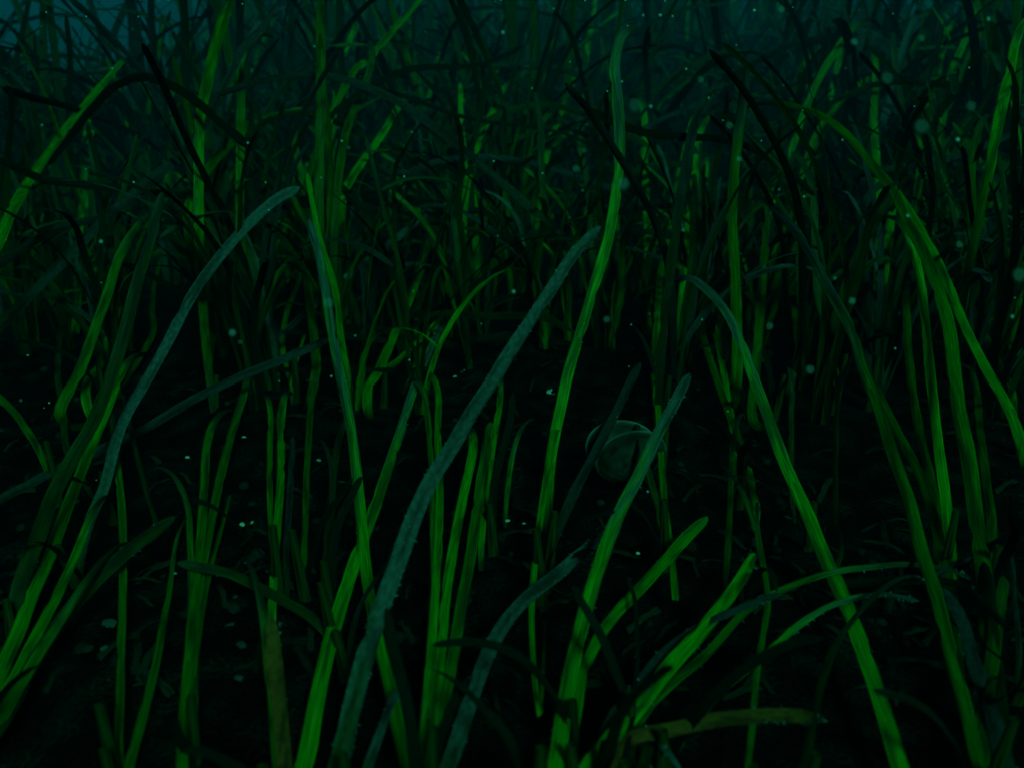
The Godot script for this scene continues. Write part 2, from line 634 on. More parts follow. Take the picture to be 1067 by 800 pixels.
	plant("biggest plant, a broad grey spiny leaf sweeping from bottom centre to upper right", [
		["T", 30, 15, 190, [342, 830, 353, 797, 364, 749, 378, 693, 392, 648, 406, 609, 418, 577, 431, 540, 448, 502, 471, 466, 493, 427, 510, 402, 530, 369, 555, 331, 575, 301, 596, 268, 626, 236]]])
	plant("brightest plant, a dense green streaked fan with a pale foot at bottom centre", [
		["P", 16, 9, 0, [437, 812, 441, 775, 448, 690, 453, 620, 457, 560, 458, 500, 456, 455, 455, 404], 0.97],
		["P", 16, 13, 0, [443, 810, 448, 770, 458, 690, 466, 610, 474, 560, 483, 515, 493, 462], 0.99],
		["g", 18, 15, 0, [449, 805, 458, 755, 470, 695, 481, 630, 491, 575, 500, 512, 512, 440], 1.02],
		["g", 9, 8, 0, [447, 790, 450, 700, 452, 600, 450, 520, 446, 440, 440, 405], 1.05]])
	plant("short grey tattered plant at the foot of the broad spiny leaf", [
		["T", 16, 9, 24, [378, 815, 388, 785, 399, 755, 410, 728, 420, 712]]], "", 1)
	plant("thin pale plant curling along the left of the broad spiny leaf", [
		["t", 8, 5, 10, [366, 665, 372, 640, 383, 616, 397, 596, 408, 578, 415, 560]]], "", 0)
	plant("short bright plant tucked right of the dense streaked fan", [
		["G", 10, 9, 0, [502, 560, 506, 515, 511, 480, 517, 444, 521, 416]],
		["g", 7, 8, 0, [528, 520, 531, 494, 534, 474]]])
	# --- near, centre
	plant("tall green plant with a hooked grey tip left of the shell", [
		["G", 7, 12, 0, [562, 746, 556, 690, 554, 640, 557, 590, 563, 540, 570, 495, 577, 455, 585, 422], 0.95],
		["H", 16, 15, 8, [575, 470, 585, 422, 593, 385, 607, 340, 621, 293, 632, 256, 639, 222, 644, 183, 646, 140, 643, 98, 641, 67, 645, 46, 652, 31, 664, 24]]])
	plant("grey coated plant bending up to the right below the shell", [
		["T", 26, 15, 60, [456, 830, 468, 797, 482, 755, 493, 721, 507, 685, 527, 648, 550, 622, 582, 597, 604, 578, 634, 555]]])
	plant("broad green plant with a sprinkled blunt tip crossing the shell's right side", [
		["H", 26, 14, 90, [566, 835, 579, 797, 587, 744, 599, 682, 613, 626, 630, 573, 647, 531, 666, 494, 684, 455, 702, 422, 719, 389]]])
	plant("dim grey plant slanting in front of the shell's left side", [
		["t", 15, 12, 8, [570, 585, 577, 563, 587, 539, 604, 502, 617, 478, 630, 453, 643, 428, 655, 402, 668, 378], 0.84]], "", 1)
	plant("green plant with a blunt leaf slanting right, its tip dotted white", [
		["G", 15, 16, 8, [602, 735, 608, 700, 622, 668, 641, 640, 666, 614, 692, 585, 711, 564, 737, 538]]])
	plant("thick bright plant slanting right with a rounded tip, bottom centre right", [
		["G", 28, 15, 16, [592, 825, 616, 797, 641, 766, 669, 732, 694, 699, 728, 662, 759, 623, 776, 597, 787, 577]]])
	plant("plant with a pale grey leaf running along the thick bright one", [
		["t", 14, 10, 22, [618, 785, 630, 763, 641, 741, 666, 710, 689, 682, 722, 657, 756, 640, 790, 626, 812, 618]]], "", 0)
	plant("plant with a grey fringed leaf arching right above the olive blade", [
		["H", 14, 6, 60, [716, 760, 732, 742, 756, 716, 795, 685, 823, 659, 860, 634, 888, 623, 919, 619, 958, 626]]], "", 1)
	plant("plant with a grey fringed leaf fading to the right behind the thick bright one", [
		["g", 14, 8, 50, [672, 742, 700, 712, 739, 679, 759, 656, 784, 631, 806, 619, 837, 606, 871, 595, 904, 591]]], "", 1)
	plant("short dark bare plant standing before the thick bright one", [
		["D", 8, 6, 12, [650, 812, 654, 780, 659, 750, 663, 710, 664, 660, 661, 622, 654, 600]]], "", 0)
	plant("olive brown plant bent flat to the right at the bottom", [
		["B", 22, 18, 40, [640, 790, 652, 776, 662, 768, 694, 761, 745, 750, 787, 746, 820, 745, 846, 748, 853, 754], 0.93]], "", 1)
	plant("small pale torn plant under the olive blade", [
		["T", 9, 5, 8, [712, 812, 704, 795, 697, 785, 688, 776]],
		["d", 18, 14, 4, [668, 806, 672, 795, 676, 778, 678, 772]]], "", 0)
	plant("thin dull plant standing behind the olive blade", [
		["g", 9, 8, 0, [778, 812, 783, 770, 786, 730, 790, 692, 796, 660, 800, 620, 796, 590, 791, 566]]])
	plant("narrow green plant with one leaf rising behind the shell's right side", [
		["G", 9, 9, 0, [704, 625, 700, 575, 694, 536, 690, 490, 687, 440, 684, 385]],
		["G", 10, 9, 0, [682, 380, 685, 330, 689, 284, 697, 242, 704, 200, 714, 157, 722, 128, 742, 96], 1.1]])
	plant("faint plant with a short leaf low behind the blunt sprinkled one", [
		["d", 10, 9, 0, [692, 560, 686, 530, 678, 498, 672, 478]]])
	# --- centre right
	plant("very large green plant leaning left, grey tip arched over, right of the shell", [
		["H", 25, 9, 8, [958, 850, 938, 797, 924, 750, 905, 692, 879, 622, 858, 575, 840, 531, 818, 482, 801, 435, 787, 397, 772, 355, 757, 325, 736, 301, 716, 289, 698, 296]]])
	plant("green plant with two thin leaves leaning left beside the arched grey tip", [
		["G", 11, 9, 0, [786, 545, 780, 490, 766, 446, 753, 414, 741, 378, 727, 335, 712, 294, 702, 262]],
		["G", 10, 8, 0, [764, 450, 759, 419, 751, 369, 742, 327, 737, 290, 732, 245, 733, 205, 736, 170]]])
	plant("dim plant with two leaves low behind the very large one", [
		["g", 9, 8, 0, [758, 580, 760, 545, 762, 500, 764, 460]],
		["g", 8, 8, 0, [800, 615, 795, 585, 789, 556]]])
	plant("tall plant with one grey-topped green leaf and a faint grey one, right of centre", [
		["H", 15, 14, 6, [768, 400, 768, 340, 766, 284, 763, 225, 765, 183, 770, 135, 775, 98, 778, 68]],
		["t", 8, 7, 0, [757, 330, 755, 280, 752, 235, 748, 200]]])
	plant("pale grey plant with a drooped broad tip left of the tall grey-topped one", [
		["t", 15, 12, 6, [704, 240, 712, 190, 718, 155, 726, 122, 738, 98, 756, 86]],
		["G", 12, 9, 0, [716, 260, 720, 215, 725, 180, 730, 140]]])
	plant("plant with a single leaf bright at its lower end, hanging before the dark gap", [
		["G", 11, 9, 0, [678, 340, 676, 300, 675, 242, 673, 200, 672, 157, 671, 115]]])
	plant("thin dull plant between the tall grey-topped one and the bright pair", [
		["g", 8, 6, 0, [792, 270, 790, 220, 788, 180, 786, 135]]])
	plant("upright plant with dull broad leaves crossed by black straps", [
		["g", 13, 12, 0, [786, 440, 788, 385, 793, 320, 797, 260, 800, 205]],
		["g", 9, 9, 0, [830, 380, 829, 330, 828, 270, 832, 225]]])
	# --- right
	plant("large plant with a dark grey top and two green lower leaves leaning left, right side", [
		["H", 20, 12, 6, [1042, 860, 1020, 794, 1006, 735, 989, 673, 975, 617, 962, 578, 947, 519, 930, 471, 916, 427, 900, 385, 885, 340, 865, 304, 846, 267, 825, 236, 803, 214]],
		["G", 15, 11, 0, [992, 620, 984, 586, 975, 547, 961, 500, 941, 460, 926, 432, 916, 410], 0.98]])
	plant("large bright plant leaning left whose arched grey tip reaches the top right", [
		["G", 23, 8, 6, [1030, 650, 1025, 590, 1018, 545, 1009, 474, 1000, 430, 995, 390, 989, 340, 975, 293, 961, 259, 947, 232, 930, 197, 912, 175, 897, 156, 877, 135, 853, 119, 832, 112]],
		["g", 13, 9, 0, [1034, 560, 1028, 500, 1022, 450, 1015, 395], 1.05]])
	plant("bright plant with two long leaves leaning far left at the right edge", [
		["G", 14, 9, 0, [1064, 460, 1048, 419, 1026, 380, 1006, 340, 990, 300, 976, 268, 958, 235, 935, 200], 0.84],
		["G", 8, 5, 0, [1056, 410, 1045, 385, 1031, 357, 1012, 318, 989, 267, 964, 237, 936, 205, 920, 180], 0.8]])
	plant("pair of mid green leaves rising between the two large right-hand plants", [
		["G", 15, 11, 0, [992, 600, 988, 540, 978, 460, 971, 400, 965, 340, 958, 284, 949, 250], 0.86],
		["G", 13, 10, 0, [978, 560, 970, 500, 958, 446, 950, 400, 946, 350, 944, 312], 0.86]])
	plant("broad grey-green plant hanging across the lower right corner", [
		["t", 28, 14, 10, [1060, 850, 1048, 800, 1034, 740, 1014, 687, 1000, 640, 982, 612]],
		["d", 24, 18, 0, [1046, 790, 1040, 730, 1036, 680, 1030, 630, 1024, 585]]])
	plant("dim streaked plant in the lower right corner behind the broad one", [
		["g", 20, 18, 0, [1024, 800, 1026, 740, 1034, 690, 1040, 640, 1046, 600]]])
	plant("narrow blue-grey plant at the right edge above the corner", [
		["T", 8, 6, 0, [1062, 690, 1059, 640, 1056, 600, 1052, 560]]], "", 0)
	plant("dim plant lying back to the left below the black straps, lower right", [
		["d", 14, 8, 6, [836, 812, 846, 760, 858, 705, 872, 670, 892, 642]]])
	plant("faint upright plant with two thin grey leaves in the right-hand gap", [
		["d", 7, 7, 0, [872, 590, 871, 540, 871, 490, 872, 440, 871, 390]],
		["d", 7, 7, 0, [824, 500, 825, 470, 825, 430, 825, 390]]])
	plant("bright little plant with a bowed leaf before the faint grey pair", [
		["G", 7, 8, 0, [872, 400, 868, 375, 861, 350, 850, 325, 838, 316]]], "", 1)
	plant("dark grey plant with a bent-over top in front of the black straps, right", [
		["t", 13, 10, 4, [908, 400, 905, 350, 901, 290, 900, 240, 905, 205, 919, 192, 934, 190]]])
	plant("bright plant with three leaves leaning right into the upper right", [
		["G", 11, 10, 2, [798, 270, 806, 222, 816, 186, 832, 135, 851, 87, 872, 52]],
		["G", 8, 7, 0, [808, 225, 818, 170, 834, 108, 850, 78, 866, 55]],
		["g", 11, 8, 0, [832, 250, 834, 200, 840, 172, 850, 143, 868, 115, 886, 96, 904, 82]]])
	plant("plant with one broad bright leaf crossed by a black strap at the upper right", [
		["G", 11, 10, 0, [914, 300, 914, 240, 915, 190, 913, 157, 911, 126, 913, 76]],
		["G", 13, 9, 0, [922, 310, 926, 260, 930, 220, 934, 200]],
		["G", 9, 7, 0, [957, 160, 948, 126, 938, 110, 923, 90]]])
	plant("small green plant standing left of the broad bright leaf, upper right", [
		["G", 9, 6, 0, [853, 262, 854, 220, 857, 190, 866, 172, 871, 157]],
		["g", 8, 6, 0, [858, 225, 857, 190, 855, 160, 857, 148]]])
	plant("cluster of soft green leaves behind the right-hand tips", [
		["g", 13, 11, 0, [1002, 330, 1010, 270, 1013, 225, 1012, 183, 1016, 150]],
		["g", 11, 9, 0, [994, 300, 990, 240, 986, 190, 984, 150]],
		["g", 10, 8, 0, [1032, 330, 1022, 260, 1020, 200, 1022, 140]]])
	# --- farther, left to right along the top
	plant("tall bright plant with a broad double leaf touching the top edge, left", [
		["G", 14, 15, 0, [207, 240, 207, 180, 208, 126, 216, 84, 226, 42, 240, -4]],
		["g", 7, 6, 0, [216, 160, 222, 100, 232, 58, 246, 14]]])
	plant("bright plant with a broad leaf bowing right to a thin tip, upper left", [
		["G", 14, 8, 0, [196, 222, 204, 196, 214, 180, 226, 164, 242, 149, 258, 134, 276, 124, 300, 117]],
		["G", 7, 5, 0, [254, 160, 264, 144, 276, 130, 290, 122, 312, 114, 332, 112]]])
	plant("small bright plant with a leaf bent left, upper left", [
		["G", 8, 6, 0, [128, 215, 124, 191, 118, 168, 112, 152, 105, 137, 98, 126]],
		["g", 7, 6, 0, [27, 160, 24, 128, 21, 98, 22, 50]]])
	plant("small plant with a slim leaf leaning right below the bowed one", [
		["G", 8, 5, 0, [250, 216, 254, 206, 261, 195, 269, 180, 277, 166, 282, 156]]])
	plant("soft green pair in the haze right of the tall double leaf", [
		["g", 13, 11, 0, [250, 240, 250, 180, 251, 120, 253, 56]],
		["G", 8, 6, 0, [254, 130, 261, 95, 269, 55, 279, 28]]])
	plant("tall pale green plant reaching the top edge left of centre", [
		["g", 14, 14, 0, [332, 200, 333, 150, 334, 100, 334, 50, 334, -4]],
		["G", 9, 8, 0, [349, 100, 352, 76, 358, 55, 367, 35, 378, 8]],
		["g", 12, 10, 0, [358, 150, 366, 122, 376, 100, 386, 70]]])
	plant("plant with a green leaf from the top edge fading to a grey hanging end", [
		["T", 9, 9, 4, [277, 121, 305, 108, 338, 93, 358, 82, 370, 73]],
		["G", 11, 8, 0, [368, 75, 384, 60, 398, 45, 412, 28, 424, 16, 438, -2]]], "", 0)
	plant("slim bright plant leaning right, with a thin companion, centre top left", [
		["G", 9, 7, 0, [398, 215, 406, 188, 417, 163, 430, 136, 443, 110, 457, 73]],
		["G", 6, 5, 0, [441, 175, 444, 157, 447, 140, 449, 120]]])
	plant("bright plant with a broad leaf leaning right over the black strap", [
		["G", 12, 9, 0, [357, 205, 366, 186, 378, 168, 392, 149, 402, 134, 411, 118]],
		["T", 7, 4, 0, [408, 124, 417, 117, 428, 112, 440, 108]]])
	plant("bright plant cut by the black strap, seen above and below it", [
		["G", 10, 9, 0, [343, 310, 342, 287, 343, 265, 350, 242, 354, 222, 358, 206]],
		["H", 9, 8, 0, [340, 262, 340, 222, 341, 190, 345, 160, 356, 138, 372, 128]]])
	plant("green plant of two leaves below the black strap, left of centre", [
		["G", 14, 8, 0, [382, 418, 395, 385, 404, 364, 416, 336, 430, 304, 440, 275, 446, 252]],
		["G", 8, 8, 0, [384, 402, 417, 374, 430, 362, 442, 350, 465, 326]],
		["g", 9, 8, 0, [434, 380, 434, 340, 438, 305, 444, 280]]])
	plant("small green plant with leaves in a narrow fan under the long grey arch", [
		["G", 8, 5, 0, [294, 364, 296, 340, 301, 318, 308, 301, 314, 282, 320, 260]],
		["g", 14, 10, 0, [327, 400, 328, 360, 325, 335, 321, 300, 319, 270]],
		["G", 5, 4, 0, [304, 400, 308, 380, 312, 365, 318, 348]]])
	plant("dull plant with one leaf below the long grey arch", [
		["g", 9, 8, 0, [219, 400, 222, 350, 224, 320, 229, 290, 233, 268]],
		["g", 13, 10, 0, [212, 330, 210, 290, 207, 260, 204, 220]]])
	plant("grey arched plant like a bent cane, top centre", [
		["T", 9, 8, 6, [449, 215, 451, 185, 454, 155, 459, 128, 466, 110, 476, 99, 490, 91, 506, 88, 524, 90, 540, 80, 552, 66]]], "", 1)
	plant("bright plant with two leaves leaning right, centre top", [
		["G", 11, 9, 0, [486, 195, 492, 172, 505, 132, 513, 116, 520, 100]],
		["G", 9, 8, 0, [520, 200, 530, 170, 541, 143, 550, 118, 557, 96]],
		["g", 9, 7, 0, [512, 215, 520, 180, 530, 150, 538, 128]]])
	plant("thin bright plant left of the hooked grey tip", [
		["G", 9, 7, 0, [546, 310, 551, 284, 557, 242, 562, 200, 562, 157, 557, 124]]])
	plant("small bright plant leaning right in the dark gap, centre top", [
		["G", 10, 8, 0, [566, 180, 573, 150, 579, 130, 585, 115, 592, 98, 598, 82]],
		["G", 8, 5, 0, [566, 240, 574, 228, 582, 214, 592, 198]]])
	plant("thin plant leaning right just left of the hooked grey tip", [
		["G", 9, 4, 0, [614, 208, 620, 194, 628, 178, 638, 157, 652, 136, 667, 118]]])
	plant("short bright plant at the top edge right of centre", [
		["G", 8, 7, 0, [611, 60, 614, 40, 617, 24, 621, -2]]])
	plant("plant with soft green leaves at the top right edge, first of the row", [
		["G", 9, 9, 0, [966, 130, 972, 93, 976, 75, 980, 55]],
		["G", 9, 7, 0, [981, 58, 985, 42, 990, 26]],
		["g", 8, 8, 0, [963, 30, 960, 14, 957, -4]]])
	plant("plant with a broad soft leaf leaning right at the top right edge", [
		["G", 10, 9, 0, [991, 80, 997, 62, 1006, 42, 1012, 24]],
		["g", 8, 7, 0, [1020, 110, 1021, 80, 1022, 40, 1024, -4]]])
	plant("plant with a wide soft leaf in the top right corner", [
		["G", 15, 12, 0, [1043, 118, 1048, 95, 1054, 70, 1060, 40]],
		["g", 9, 8, 0, [1036, 150, 1038, 120, 1042, 95]]])
	plant("blurred grey plant with broad drooping tips in the haze, upper right", [
		["T", 17, 15, 6, [1010, 190, 992, 150, 970, 108, 948, 74, 922, 46, 892, 30], 1.9],
		["T", 14, 12, 4, [1000, 210, 980, 165, 950, 128, 925, 100, 905, 62], 1.7],
		["T", 14, 12, 4, [1030, 190, 1020, 140, 1015, 90, 1030, 50, 1050, 30], 1.7]], "", 0)
	plant("small plant with short crossed leaves at the top right of centre", [
		["G", 8, 6, 0, [835, 72, 846, 60, 856, 50, 866, 40]],
		["G", 7, 4, 0, [818, 86, 808, 66, 797, 46, 780, 24]],
		["G", 9, 7, 0, [882, 30, 884, 18, 888, -4]]])
	plant("leaf of a plant in the haze slanting between the right-hand tips", [
		["t", 9, 7, 0, [936, 200, 934, 165, 929, 135, 923, 105]],
		["G", 11, 8, 0, [958, 190, 960, 160, 962, 130, 966, 112]]])


# dark dead leaves of bent-over plants, built loose and hung across the stems
func bent_over_leaf(label: String, row: Array) -> void:
	if row.size() < 6:
		row.append(0.86)
	var l := traced(row)
	var p: Array[Vector3] = l.p
	var mid: Vector3 = p[p.size() / 2]
	var tw := rng.randf_range(-0.4, 0.4)
	var side := facing(tw, -tw)
	var samples := sampled(p, l.w, l.s, 0.010)
	var kind: String = row[0]
	var o := put("loose_leaf", strap(samples, side, TONES[kind], mid, 4, true, 1.0, 0.1, true), mats.coated if kind in ["T", "t"] else mats.dead, self)
	o.position = mid
	tag(o, label, "dead leaf")
	if row[3] > 0:
		put("epiphytes", growth(samples, side, mid, row[3], Color(0.2, 0.27, 0.29)), mats.growth, o).set_meta("kind", "stuff")


func make_loose_leaves() -> void:
	bent_over_leaf("grey edged dead leaf lying level across the two bright leaves, left of centre", ["t", 9, 8, 8, [420, 198, 406, 194, 390, 191, 372, 191, 350, 193, 330, 195, 312, 200, 298, 208]])
	bent_over_leaf("black dead leaf running level below the grey edged one", ["D", 10, 9, 0, [296, 207, 340, 207, 400, 207, 440, 210, 475, 215, 515, 224, 545, 232]])
	bent_over_leaf("long thin grey dead leaf slanting up to the right below the black level one", ["T", 7, 11, 10, [258, 384, 288, 354, 316, 328, 350, 298, 381, 273, 417, 245, 445, 223, 466, 206]])
	bent_over_leaf("long dim dead leaf sloping down to the left edge under the long grey arch", ["t", 13, 12, 6, [-20, 530, 0, 520, 56, 491, 100, 470, 146, 449, 200, 417, 253, 391, 300, 372, 345, 352]])
	bent_over_leaf("black dead leaf sloping up to the right across the green pair, centre left", ["D", 10, 9, 0, [340, 352, 367, 343, 415, 332, 471, 320, 515, 312, 560, 308, 610, 309, 677, 308]])
	bent_over_leaf("black dead leaf lying level beneath the sloping black one, centre left", ["D", 8, 8, 0, [272, 384, 330, 386, 390, 386, 457, 384]])
	bent_over_leaf("black dead strap sagging below the left edge of the bright tapering leaf", ["D", 12, 10, 0, [-12, 162, 20, 176, 42, 186, 80, 192, 126, 197, 170, 202, 206, 205]])
	bent_over_leaf("dark dead leaf arching over the haze at the upper left", ["D", 12, 6, 0, [2, 92, 35, 102, 70, 111, 105, 124, 146, 142, 168, 158]])
	bent_over_leaf("thin black dead stalk sloping down through the streaked fan, left", ["D", 5, 6, 0, [70, 278, 84, 290, 100, 304, 115, 316, 130, 326]])
	bent_over_leaf("broad black dead leaf lying under the thin sloping stalk, left", ["D", 9, 8, 0, [52, 318, 80, 325, 105, 330, 124, 336]])
	bent_over_leaf("thin wavy black dead leaf above the bowed bright leaf, upper left", ["D", 4, 3, 0, [107, 165, 126, 153, 150, 146, 180, 143, 220, 143, 260, 146, 300, 155]])
	bent_over_leaf("thin black dead leaf crossing the pale tall plant near the top", ["D", 4, 4, 0, [232, 119, 265, 120, 300, 118, 334, 119, 367, 122]])
	bent_over_leaf("dark stalk slanting at the top edge left of the bright double leaf", ["D", 9, 8, 0, [172, 70, 184, 56, 196, 40, 210, 20, 227, -3]])
	bent_over_leaf("dark curved dead leaf in the blue water at the top left corner", ["D", 6, 5, 0, [-10, 23, 12, 23, 30, 20, 52, 15, 70, 16, 92, 20]])
	bent_over_leaf("dark dead leaf lying over the bright pair at the top, centre", ["D", 6, 5, 0, [495, 126, 516, 130, 535, 139, 548, 149]])
	bent_over_leaf("dark dead leaf arching from the top centre to the right", ["D", 6, 5, 0, [452, 20, 475, 12, 505, 8, 540, 8, 575, 16, 610, 22]])
	bent_over_leaf("long black dead leaf arching over the tall grey-topped plant, top right", ["D", 10, 5, 0, [748, 88, 765, 78, 784, 67, 805, 56, 823, 48, 850, 40, 879, 34, 905, 29, 924, 29]])
	bent_over_leaf("black dead leaf sloping left into the dark gap, right of the hooked tip", ["D", 10, 7, 0, [604, 214, 640, 199, 672, 185, 700, 174, 720, 167, 738, 162]])
	bent_over_leaf("black dead strap lying level across the right-hand plants, upper of two", ["D", 9, 8, 0, [770, 244, 800, 240, 830, 236, 860, 230, 886, 226]])
	bent_over_leaf("black dead strap lying level across the right-hand plants, lower of two", ["D", 10, 9, 0, [766, 263, 800, 264, 840, 266, 890, 266, 948, 266]])
	bent_over_leaf("black dead leaf between the bent-over grey top and the large bright plant", ["D", 9, 8, 0, [902, 252, 920, 252, 940, 252, 956, 252]])
	bent_over_leaf("black dead leaf curving up to the right above the arched grey tip, right", ["D", 9, 6, 0, [928, 189, 955, 189, 975, 189, 995, 185, 1010, 178, 1026, 168]])
	bent_over_leaf("thin black dead leaf bowed across the bright three-leaved plant, upper right", ["D", 5, 4, 0, [818, 195, 820, 176, 826, 160, 838, 144, 852, 134, 864, 128]])
	bent_over_leaf("broad black dead leaf sloping down right past the foot of the thin pair", ["D", 12, 11, 0, [742, 434, 760, 455, 784, 483, 802, 496, 822, 506]])
	bent_over_leaf("black dead leaf slanting from the shell down to the right", ["D", 8, 7, 0, [668, 372, 678, 384, 690, 392, 706, 398]])
	bent_over_leaf("long black dead leaf arching over the lower right corner", ["D", 13, 10, 4, [868, 609, 900, 607, 936, 606, 968, 604, 998, 608, 1024, 628, 1050, 654]])
	bent_over_leaf("dim grey dead leaf curving right along the top of the long black arch", ["t", 7, 5, 4, [968, 602, 990, 592, 1010, 582, 1034, 574, 1062, 566]])
	bent_over_leaf("thin black dead leaf lying across the large right-hand plant's foot", ["D", 5, 4, 0, [970, 632, 985, 642, 998, 652, 1020, 668, 1046, 688]])
	bent_over_leaf("thin black dead leaf bowed across the narrow leaves, left of centre", ["D", 7, 5, 0, [288, 478, 302, 472, 320, 467, 340, 468, 360, 472, 374, 472]])
	bent_over_leaf("dim grey curved dead leaf hanging behind the crossing leaves, centre left", ["t", 7, 6, 4, [362, 322, 378, 309, 396, 303, 418, 300]])
	bent_over_leaf("black dead leaf passing level behind the hooked tip's plant, centre", ["D", 9, 8, 0, [538, 243, 570, 242, 610, 240, 650, 240, 690, 240]])
	# many more hang about in the meadow behind
	for k in 112:
		var d := 0.80 + 1.1 * rng.randf()
		var side := rng.randf_range(-1.0, 1.0)
		if k % 3 == 0:
			side = rng.randf_range(-1.0, -0.1)
		var mid := Vector3(side * 0.64 * d, 0.0, -d)
		mid.y = maxf(EYE.y - d * rng.randf_range(0.0, 0.40), 0.03)
		if k >= 80:
			side = rng.randf_range(0.05, 0.45) if k % 2 else rng.randf_range(-0.9, 0.0)
			mid = Vector3(side * 0.64 * (1.0 + 0.012 * (k - 80)), 0.0, -(1.0 + 0.012 * (k - 80)))
			d = -mid.z
			mid.y = EYE.y - d * rng.randf_range(0.0, 0.24)
		var heading := rng.randf_range(-0.7, 0.7) + (PI if rng.randf() < 0.4 else 0.0)
		var length := rng.randf_range(0.16, 0.42) * (1.4 if k >= 80 else 1.0)
		var sag := rng.randf_range(-0.1, 0.9)
		var tilt := rng.randf_range(-0.35, 0.35)
		var p: Array[Vector3] = []
		var w := []
		var s := []
		for i in 8:
			var t := i / 7.0
			var q := t - 0.5
			var at := mid + Vector3(cos(heading), 0, sin(heading)) * (q * length) + Vector3.UP * (tilt * q * length - sag * q * q * length + 0.01 * sin(t * 7.0 + k))
			at.y = maxf(at.y, 0.01)
			p.append(at)
			w.append(rng.randf_range(0.9, 1.0) * (0.0095 if k % 4 else 0.006) * (1.0 - 0.4 * t))
			s.append(t)
		var twist := rng.randf_range(-0.7, 0.7)
		var kind: String = (["D", "D", "t", "D", "d"] if k < 80 else ["d", "t", "d", "t", "D"])[k % 5]
		var o := put("loose_leaf", strap(sampled(p, w, s, 0.02), facing(twist, -twist), TONES[kind], mid, 2, true, 1.0, 0.05, true), mats.coated if kind == "t" else mats.dead, self)
		o.position = mid
		var look: String = {"D": "black", "t": "dull grey", "d": "dark green"}[kind]
		var size: String = "long" if length > 0.32 else "short" if length < 0.22 else "middling"
		var bent: String = "drooping" if sag > 0.45 else "nearly straight"
		var where: String = "far left" if side < -0.6 else "left" if side < -0.2 else "middle" if side < 0.2 else "right"
		var how_far: String = "close behind the front plants" if d < 1.15 else "deep in the meadow"
		tag(o, "%s %s loose leaf, %s, %s, %s" % [size, look, bent, how_far, where], "dead leaf", "%s %s %s loose leaves %s, %s" % [size, look, bent, how_far, where])


# ---------------------------------------------------------------- the shell and the crumbs on the sea bed

func valve(radius: float, bulge: float, thick: float, side: float, low: Color, high: Color) -> ArrayMesh:
	# one half of a bivalve: a shallow bowl with a hinge below, growth rings and a real rim
	var st := SurfaceTool.new()
	st.begin(Mesh.PRIMITIVE_TRIANGLES)
	st.set_smooth_group(0)
	var rings := 22
	var spokes := 48
	var at := func(r: int, k: int, inner: bool) -> Vector3:
		var f := float(r) / rings
		var a := TAU * k / spokes
		var grow := 1.0 + 0.02 * sin(a * 3.0 + 0.4)
		var ring := Vector2(cos(a) * 1.12, sin(a) * (0.92 if sin(a) > 0.0 else 0.80)) * f * radius * grow
		ring.y += (1.0 - f) * -radius * 0.45
		var z := bulge * (1.0 - f * f) * (0.75 + 0.25 * (1.0 - f))
		z += 0.00010 * sin(f * 46.0) * f + 0.00004 * sin(f * 130.0)
		if inner:
			z -= thick
		return Vector3(ring.x, ring.y, z * side)
	for pass_in in [false, true]:
		for r in rings:
			for k in spokes:
				var order := [[0, 0], [1, 0], [0, 1], [0, 1], [1, 0], [1, 1]]
				if pass_in != (side < 0.0):
					order.reverse()
				for d in order:
					var f := float(r + d[0]) / rings
					var c := low.lerp(high, smoothstep(0.95, 0.99, f)) * (0.9 + 0.10 * sin(f * 46.0 + 1.0) + 0.15 * sin(f * 13.0) + 0.5 * noise.get_noise_2d(f * 5.0, k * 0.2))
					c.a = 1.0
					st.set_color(c)
					st.set_uv(Vector2(float(k + d[1]) / spokes, f * 0.6))
					st.add_vertex((at as Callable).call(r + d[0], k + d[1], pass_in))
	for k in spokes:
		var order := [[false, 0], [true, 0], [false, 1], [false, 1], [true, 0], [true, 1]]
		if side < 0.0:
			order.reverse()
		for d in order:
			st.set_color(high)
			st.set_uv(Vector2(float(k + d[1]) / spokes, 0.62))
			st.add_vertex((at as Callable).call(rings, k + d[1], d[0]))
	st.index()
	st.generate_normals()
	return st.commit()


func make_shell() -> void:
	var where := EYE + ray(653, 496) * floor_depth(653, 496) * 0.985
	var o := base("clam_shell", where)
	tag(o, "pale open clam shell standing in the dark gap between green leaves", "shell")
	o.rotation_degrees = Vector3(-24, 12, 8)
	var back := put("valve", valve(0.0268, 0.0060, 0.0010, -1.0, Color(0.030, 0.042, 0.042), Color(0.10, 0.125, 0.12)), mats.shell, o)
	back.position = Vector3(0.0020, 0.0205, -0.003)
	back.rotation_degrees = Vector3(-10, 0, -12)
	var front := put("valve", valve(0.0258, 0.0075, 0.0010, 1.0, Color(0.016, 0.028, 0.024), Color(0.075, 0.10, 0.09)), mats.shell, o)
	front.scale = Vector3(1.03, 1.0, 1.0)
	front.position = Vector3(0.0042, 0.0140, 0.008)
	front.rotation_degrees = Vector3(24, 0, -2)


